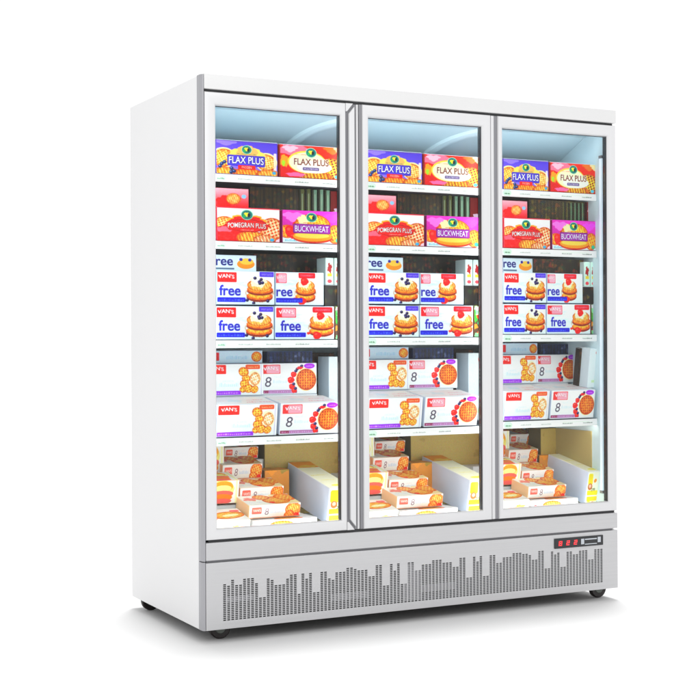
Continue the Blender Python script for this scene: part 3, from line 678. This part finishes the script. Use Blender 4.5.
m = carton_mesh('free_back_carton', .168, .12, .062, a_blueback(168, 62), side=(.75, .82, .92)); place(m, 'small_carton', 'pale blue flat carton topping the blueberry carton stack, %s door', 'carton', 'flat cartons on the blueberry stack', 'C', .088, .17, 1.320)
m = carton_mesh('brown_carton', .33, .20, .342, a_dark(330, 342, 42, (.15, .11, .06), ((.50, .30, .10), (.42, .42, .14), (.16, .28, .18), (.56, .16, .10))), side=(.15, .10, .05)); place(m, 'tall_carton', 'dark brown carton standing behind the third shelf stacks, %s door', 'carton', 'dark cartons standing behind', 'C', px2fx(252), .335, 1.060, bays=(0, 1))  # darkness behind the stacks put into the carton colour
m = carton_mesh('brown_carton_b', .290, .14, .062, a_dark(290, 62, 42, (.15, .11, .06), ((.50, .30, .10), (.42, .42, .14), (.16, .28, .18), (.56, .16, .10))), side=(.15, .10, .05)); place(m, 'flat_carton', 'dark brown flat carton topping the strawberry carton, %s door', 'carton', None, 'C', px2fx(256), .16, 1.3205, bays=(2,))
m = carton_mesh('veg_carton', .062, .04, .130, a_veg(62, 130), side=(.4, .25, .12), leftc=(.5, .25, .15)); place(m, 'small_carton', 'colourful vegetable carton at end of third shelf, %s door', 'carton', 'vegetable cartons', 'C', .586, .13, 1.060, bays=(0, 1))
m = carton_mesh('veg_carton_b', .036, .16, .130, a_veg(40, 130), side=(.4, .25, .12), leftc=(.5, .25, .15)); place(m, 'small_carton', 'colourful vegetable carton at end of third shelf, %s door', 'carton', 'vegetable cartons', 'C', .586, .13, 1.060, bays=(2,))
AB = a_dark(70, 210, 44, (.12, .09, .07))
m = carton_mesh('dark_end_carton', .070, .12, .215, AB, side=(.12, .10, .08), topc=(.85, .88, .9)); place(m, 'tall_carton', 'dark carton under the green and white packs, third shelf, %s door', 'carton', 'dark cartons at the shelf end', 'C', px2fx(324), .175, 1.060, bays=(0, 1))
m = carton_mesh('dark_end_carton_b', .078, .10, .075, a_dark(78, 75, 44, (.12, .09, .07)), side=(.12, .10, .08), topc=(.85, .88, .9)); place(m, 'small_carton', 'dark carton under the green and white packs, third shelf, %s door', 'carton', 'dark cartons at the shelf end', 'C', px2fx(322.5), .125, 1.190, bays=(2,))
for i in range(2):
    m = carton_mesh('green_carton', .035, .08, .106, a_green(35, 106, 60+i), side=(.85, .92, .9))
    place(m, 'green_carton', ('pale green narrow pack left of its twin' if i == 0 else 'pale green narrow pack right of its twin')+' on the dark carton, %s door', 'carton', 'pale green narrow packs', 'C', px2fx(325+i*9.2), .18, 1.276, bays=(0, 1))
    place(m, 'green_carton', ('pale green narrow pack left of its twin' if i == 0 else 'pale green narrow pack right of its twin')+' on the dark carton, %s door', 'carton', 'pale green narrow packs', 'C', px2fx(325+i*9), .13, 1.2655, bays=(2,))
# row D
md = carton_mesh('mini_carton', .246, .15, .123, a_mini(246, 123), a_white_top(246, 150, 71), side=(.88, .92, .98)); place(md, 'waffle_carton', 'mini waffle carton with red logo at front of fourth shelf, %s door', 'carton', 'mini waffle cartons', 'D', .088, .11, .695, 8)
me8 = carton_mesh('eight_carton', .252, .15, .123, a_eight(252, 123), a_white_top(252, 150, 72), side=(.88, .92, .98)); place(me8, 'waffle_carton', 'berry waffle carton with number 8 at front of fourth shelf, %s door', 'carton', 'berry waffle cartons', 'D', .345, .11, .695, 8)
place(md, 'waffle_carton', 'mini waffle carton with purple bar in raised second row, %s door', 'carton', 'mini waffle cartons', 'D', .043, .265, .8435)
place(me8, 'waffle_carton', 'berry waffle carton with round waffle in raised second row, %s door', 'carton', 'berry waffle cartons', 'D', .262, .275, .8435)
m = carton_mesh('mini_back_carton', .205, .12, .05, a_whiteback(205, 50), side=(.7, .78, .9)); place(m, 'small_carton', 'pale flat carton topping the raised mini waffle carton, %s door', 'carton', 'flat cartons on the mini waffle cartons', 'D', .08, .30, .968)
m = carton_mesh('navy_carton', .20, .12, .045, a_dark(200, 45, 46, (.12, .16, .30), ((.30, .38, .58), (.08, .10, .20), (.50, .55, .70))), side=(.12, .16, .3), topc=(.4, .5, .7)); place(m, 'small_carton', 'dark navy flat carton topping the raised berry waffle carton, %s door', 'carton', 'navy flat cartons', 'D', px2fx(265), .31, .968)
m = carton_mesh('brown_small_carton', .11, .2, .31, a_dark(110, 310, 47, (.20, .12, .06), ((.45, .25, .08), (.10, .07, .05), (.35, .32, .15))), side=(.15, .1, .06)); place(m, 'tall_carton', 'dark brown narrow carton beside the raised row, fourth shelf, %s door', 'carton', 'dark cartons at the shelf end', 'D', px2fx(309), .40, .695, bays=(0, 1))
m = carton_mesh('brown_small_carton_b', .058, .03, .165, a_dark(60, 165, 47, (.20, .12, .06), ((.45, .25, .08), (.10, .07, .05), (.35, .32, .15))), side=(.15, .1, .06)); place(m, 'small_carton', 'dark brown narrow carton standing on the berry waffle carton, %s door', 'carton', None, 'D', px2fx(314), .185, .830, 8, bays=(2,))
AW = Art(80, 300, (.90, .96, .99), 2.2, 80); AW.put(AW.ell(62, 272, 10, 14), (.92, .40, .25)); AW.put(AW.rect(30, 40, 80, 60), (.75, .85, .55), .6)
m = carton_mesh('white_tall_carton', .075, .10, .296, AW, side=(.9, .96, .99)); place(m, 'tall_carton', 'white tall blank carton at end of fourth shelf, %s door', 'carton', 'white tall cartons', 'D', px2fx(328), .27, .695, bays=(0, 1))
m = carton_mesh('white_tall_carton_b', .054, .08, .170, AW, side=(.9, .96, .99)); place(m, 'small_carton', 'white blank carton standing on the berry waffle carton end, %s door', 'carton', None, 'D', px2fx(328.5), .128, .8225, 8, bays=(2,))
# bottom, staircase of flat cartons
TOPB = lambda s: a_waftop(185, 130, s)
steps = [(px2fx(246), .12, .380, .215, .054, 90), (px2fx(237), .25, .427, .186, .060, 91), (px2fx(220), .38, .505, .172, .062, 92), (px2fx(222), .50, .575, .150, .050, 93)]
nm = ['lowest and nearest', 'second lowest', 'third lowest', 'highest and farthest']
for i, (fx, y, z, w, h, sd) in enumerate(steps):
    m = carton_mesh('flat_carton', w, .128, h, a_band(w*1000, h*1000, sd), a_waftop(w*1000, 128, sd+5), side=(.92, .84, .76), leftc=(.97, .80, .60))
    place(m, 'flat_carton', 'flat white waffle carton, '+nm[i]+' of the bottom staircase, %s door', 'carton', 'flat cartons stepped in the bottom', 'E', fx, y, z, 10)
m = carton_mesh('sandwich_carton', .105, .12, .092, a_sandwich(105, 92, 95), a_sandwich(105, 120, 96), side=(.95, .6, .3)); place(m, 'flat_carton', 'orange and pink waffle carton beside the bottom staircase, %s door', 'carton', 'orange cartons in the bottom', 'E', px2fx(211.5), .24, .430, 10)
m = carton_mesh('sandwich_carton_b', .10, .12, .13, a_sandwich(100, 130, 97), side=(.9, .5, .25)); place(m, 'flat_carton', 'orange carton standing behind the pink one in the bottom left corner, %s door', 'carton', 'orange cartons in the bottom', 'E', px2fx(200), .40, .520, 0)
AF = Art(150, 50, (.99, .97, .90), seed=98); AF.put(AF.blob(60, 14, 30, 9, .2, 4), (.96, .45, .50)); AF.put(AF.blob(100, 20, 30, 9, .2, 4), (.96, .60, .25)); AF.put(AF.rect(110, 34, 145, 48), (.9, .4, .45), .6)
AT = Art(150, 135, (.99, .98, .92), seed=97); AT.waffle(84, 62, 70, 40, 10, 14, (1, .82, .42), (.97, .60, .18)); AT.put(AT.ell(92, 60, 36, 12, 10), (1, .95, .75)); AT.straw(16, 30, 10, 14); AT.put(AT.rect(108, 96, 145, 118, 4), (.92, .45, .48))
m = carton_mesh('front_flat_carton', .150, .135, .050, AF, AT, side=(.95, .93, .88)); place(m, 'flat_carton', 'cream carton with waffle picture lying foremost in bottom left, %s door', 'carton', 'cream cartons in the bottom', 'E', px2fx(211), .085, .337, 12)
AG = Art(262, 38, (.97, .98, 1), seed=99); AG.waffle(112, 18, 52, 16, 0, 12, (1, .76, .40), (.95, .48, .18)); AG.straw(20, 14, 10, 7)
AH = Art(262, 150, (.97, .98, 1), seed=100); AH.waffle(150, 20, 60, 30, 0, 12, (1, .76, .40), (.95, .48, .18))
m = carton_mesh('front_low_carton', .262, .150, .041, AG, AH, side=(.95, .95, .97)); place(m, 'flat_carton', 'white low carton with orange print under the staircase, %s door', 'carton', 'white low cartons in the bottom', 'E', px2fx(252), .084, .336)
m = carton_mesh('yellow_carton', .100, .39, .146, a_yellow(100, 146), a_yellowtop(100, 390), side=(.93, .93, .97), leftc=(.86, .90, .98)); place(m, 'open_carton', 'white carton with yellow front tilted upward in the bottom, %s door', 'carton', 'tilted white cartons in the bottom', 'E', px2fx(325), .11, .341, 10.5, bays=(0, 1))
m = carton_mesh('yellow_carton_b', .068, .30, .146, a_yellow(75, 146), a_yellowtop(75, 300), side=(.93, .93, .97), leftc=(.86, .90, .98)); place(m, 'open_carton', 'white carton with yellow front tilted upward in the bottom, %s door', 'carton', 'tilted white cartons in the bottom', 'E', px2fx(325), .11, .341, 10.5, bays=(2,))
m = carton_mesh('olive_low_carton', .42, .10, .318, a_dark(420, 300, 48, (.70, .62, .38), ((.78, .68, .42), (.56, .50, .28), (.84, .62, .32))), side=(.35, .3, .15), leftc=(.4, .36, .2)); place(m, 'tall_carton', 'olive brown carton at the back of the bottom, %s door', 'carton', 'olive cartons at the back', 'E', px2fx(262), .50, .336, bays=(0, 1))
m = carton_mesh('olive_low_carton_b', .12, .10, .318, a_dark(300, 300, 48, (.70, .62, .38), ((.78, .68, .42), (.56, .50, .28), (.84, .62, .32))), side=(.35, .3, .15), leftc=(.4, .36, .2)); place(m, 'tall_carton', 'olive brown carton at the back of the bottom, %s door', 'carton', 'olive cartons at the back', 'E', px2fx(264), .61, .336, bays=(2,), y3=.40)
m = carton_mesh('orange_low_carton', .11, .10, .20, a_orange(110, 200), a_orange(110, 100, 32), side=(.5, .35, .15)); place(m, 'small_carton', 'orange brown carton between staircase and tilted carton, %s door', 'carton', 'orange brown cartons', 'E', px2fx(262), .385, .336)

AL = Art(20, 318, (.70, .62, .40), 2.2, 49)
m = carton_mesh('wall_carton', .022, .50, .318, AL, side=(.62, .54, .30), leftc=(.70, .63, .41))
place(m, 'flat_carton', 'ochre flat carton standing against the right inner wall of the freezer bottom', 'carton', None, 'E', px2fx(334), .14, .336, bays=(2,))
# ------------------------------------------------------------------ shelves and rails
def rail_art(W_, u0, u1, seed):
    A = Art(W_, 28, (.97, .985, .975), 1.35, seed); vis = lambda u: u0+u*(u1-u0)
    A.put(A.rect(vis(.62), 17, vis(.92), 20), (.86, .96, .86)); A.put(A.ell(vis(.03), 14, 22, 16), (.80, .92, .83)); A.squiggle(vis(.005), 8, vis(.06), 7, (.25, .38, .30), 4)
    for k, (a, b) in enumerate(((.165, .275), (.385, .50), (.62, .73), (.85, .955))):
        A.squiggle(vis(a), 10, vis(b), 5.5, (.42, .46, .44) if k > 1 else (.60, .64, .62), 9)
    return A
for row, z in SH.items():
    for b in range(3):
        x0, x1 = SPAN[b]; zz = z+DZ[row][b]
        sh = part('shelf', M_board, fz, [(x0, x1, .106, .70, zz-.016, zz-.0005)], .002)
        ls = part('shelf_fill_strip', M_fillD if row == 'D' else M_fillS, sh, [(x0+.004, x1-.004, .108, .114, zz-.0225, zz-.0168)])  # added glow behind the rail, brightens the space below
        ls.matrix_parent_inverse = Matrix.Identity(4)
        wmm = (x1-x0)*1000; vx0 = (BX[b][0]-x0)*1000; vx1 = vx0+BX[b][1]*1000
        rm = carton_mesh('price_rail', x1-x0, .008, .029, rail_art(wmm, vx0, vx1, 100+b), side=(.93, .95, .95))
        r = bpy.data.objects.new('price_rail', rm); COL.objects.link(r); r.parent = sh; r.matrix_parent_inverse = Matrix.Identity(4)
        # shelf verts are in world coordinates with the freezer's inverse: keep the same frame
        r.location = (x0, .097, zz-.0300)
# stepped risers carrying the rear cartons
for b in range(3):
    X0, Wv, s, ds = BX[b]; k = Wv/.520
    zD = DZ['D'][b]; zE = DZ['E'][b]
    x0, x1 = SPAN[b]
    part('shelf_riser', M_shelf, fz, [(x0+.02, X0+k*.50, .275, .43, SH['D']+zD+.0005, .8425+zD)])
    xs = X0-.02; xe = X0+k*.20+.05
    part('floor_riser', M_shelf, fz, [(xs+.03, xe+.06, .258, .37, .3345, .422+zE), (xs+.05, xe+.09, .39, .49, .3345, .500+zE), (xs+.07, xe+.12, .51, .60, .3345, .570+zE)])

# ------------------------------------------------------------------ casters
def disc(mb, c, r0, r1, y0, y1, N=32):
    # ring/disc with axis along y
    n = len(mb.v)
    for i in range(N):
        a = 2*math.pi*i/N; cx, sz = math.cos(a), math.sin(a)
        e = .004
        for r, y in ((r0, y0+e*.3), (r1-e, y0), (r1, y0+e), (r1, y1-e), (r1-e, y1), (r0, y1-e*.3)):
            mb.v.append((c[0]+r*cx, y, c[2]+r*sz))
    for i in range(N):
        j = (i+1) % N
        for k in range(6):
            l = (k+1) % 6; mb.f.append((n+i*6+k, n+i*6+l, n+j*6+l, n+j*6+k))
for cx, cy in ((.092, .085), (1.832, .085), (.050, .735), (1.80, .735)):
    R = .040; cz = FLOOR+R
    ct = bpy.data.objects.new('caster', None); COL.objects.link(ct); ct.location = (cx, cy, FLOOR); setpar(ct, fz)
    BASE[ct.name] = Matrix.Translation((-cx, -cy, -FLOOR))
    mb = MB(); disc(mb, (cx, 0, cz), .021, R, cy-.012, cy+.012); wh = mb.build('wheel', M_rub, ct, smooth=True)
    mb = MB(); disc(mb, (cx, 0, cz), 0.004, .0225, cy-.0135, cy+.0135, 24); BASE[wh.name] = BASE[ct.name] @ Matrix.Identity(4)
    h_ = mb.build('hub', M_hub, None, smooth=True); h_.parent = wh
    mb = MB(); mb.box(cx-.018, cx+.018, cy+.016, cy+.020, cz-.008, .004); mb.box(cx-.018, cx+.018, cy-.020, cy-.0165, cz+.016, .004); mb.box(cx-.03, cx+.03, cy-.03, cy+.03, .000, .005)
    mb.build('bracket', M_brk, ct, .001)
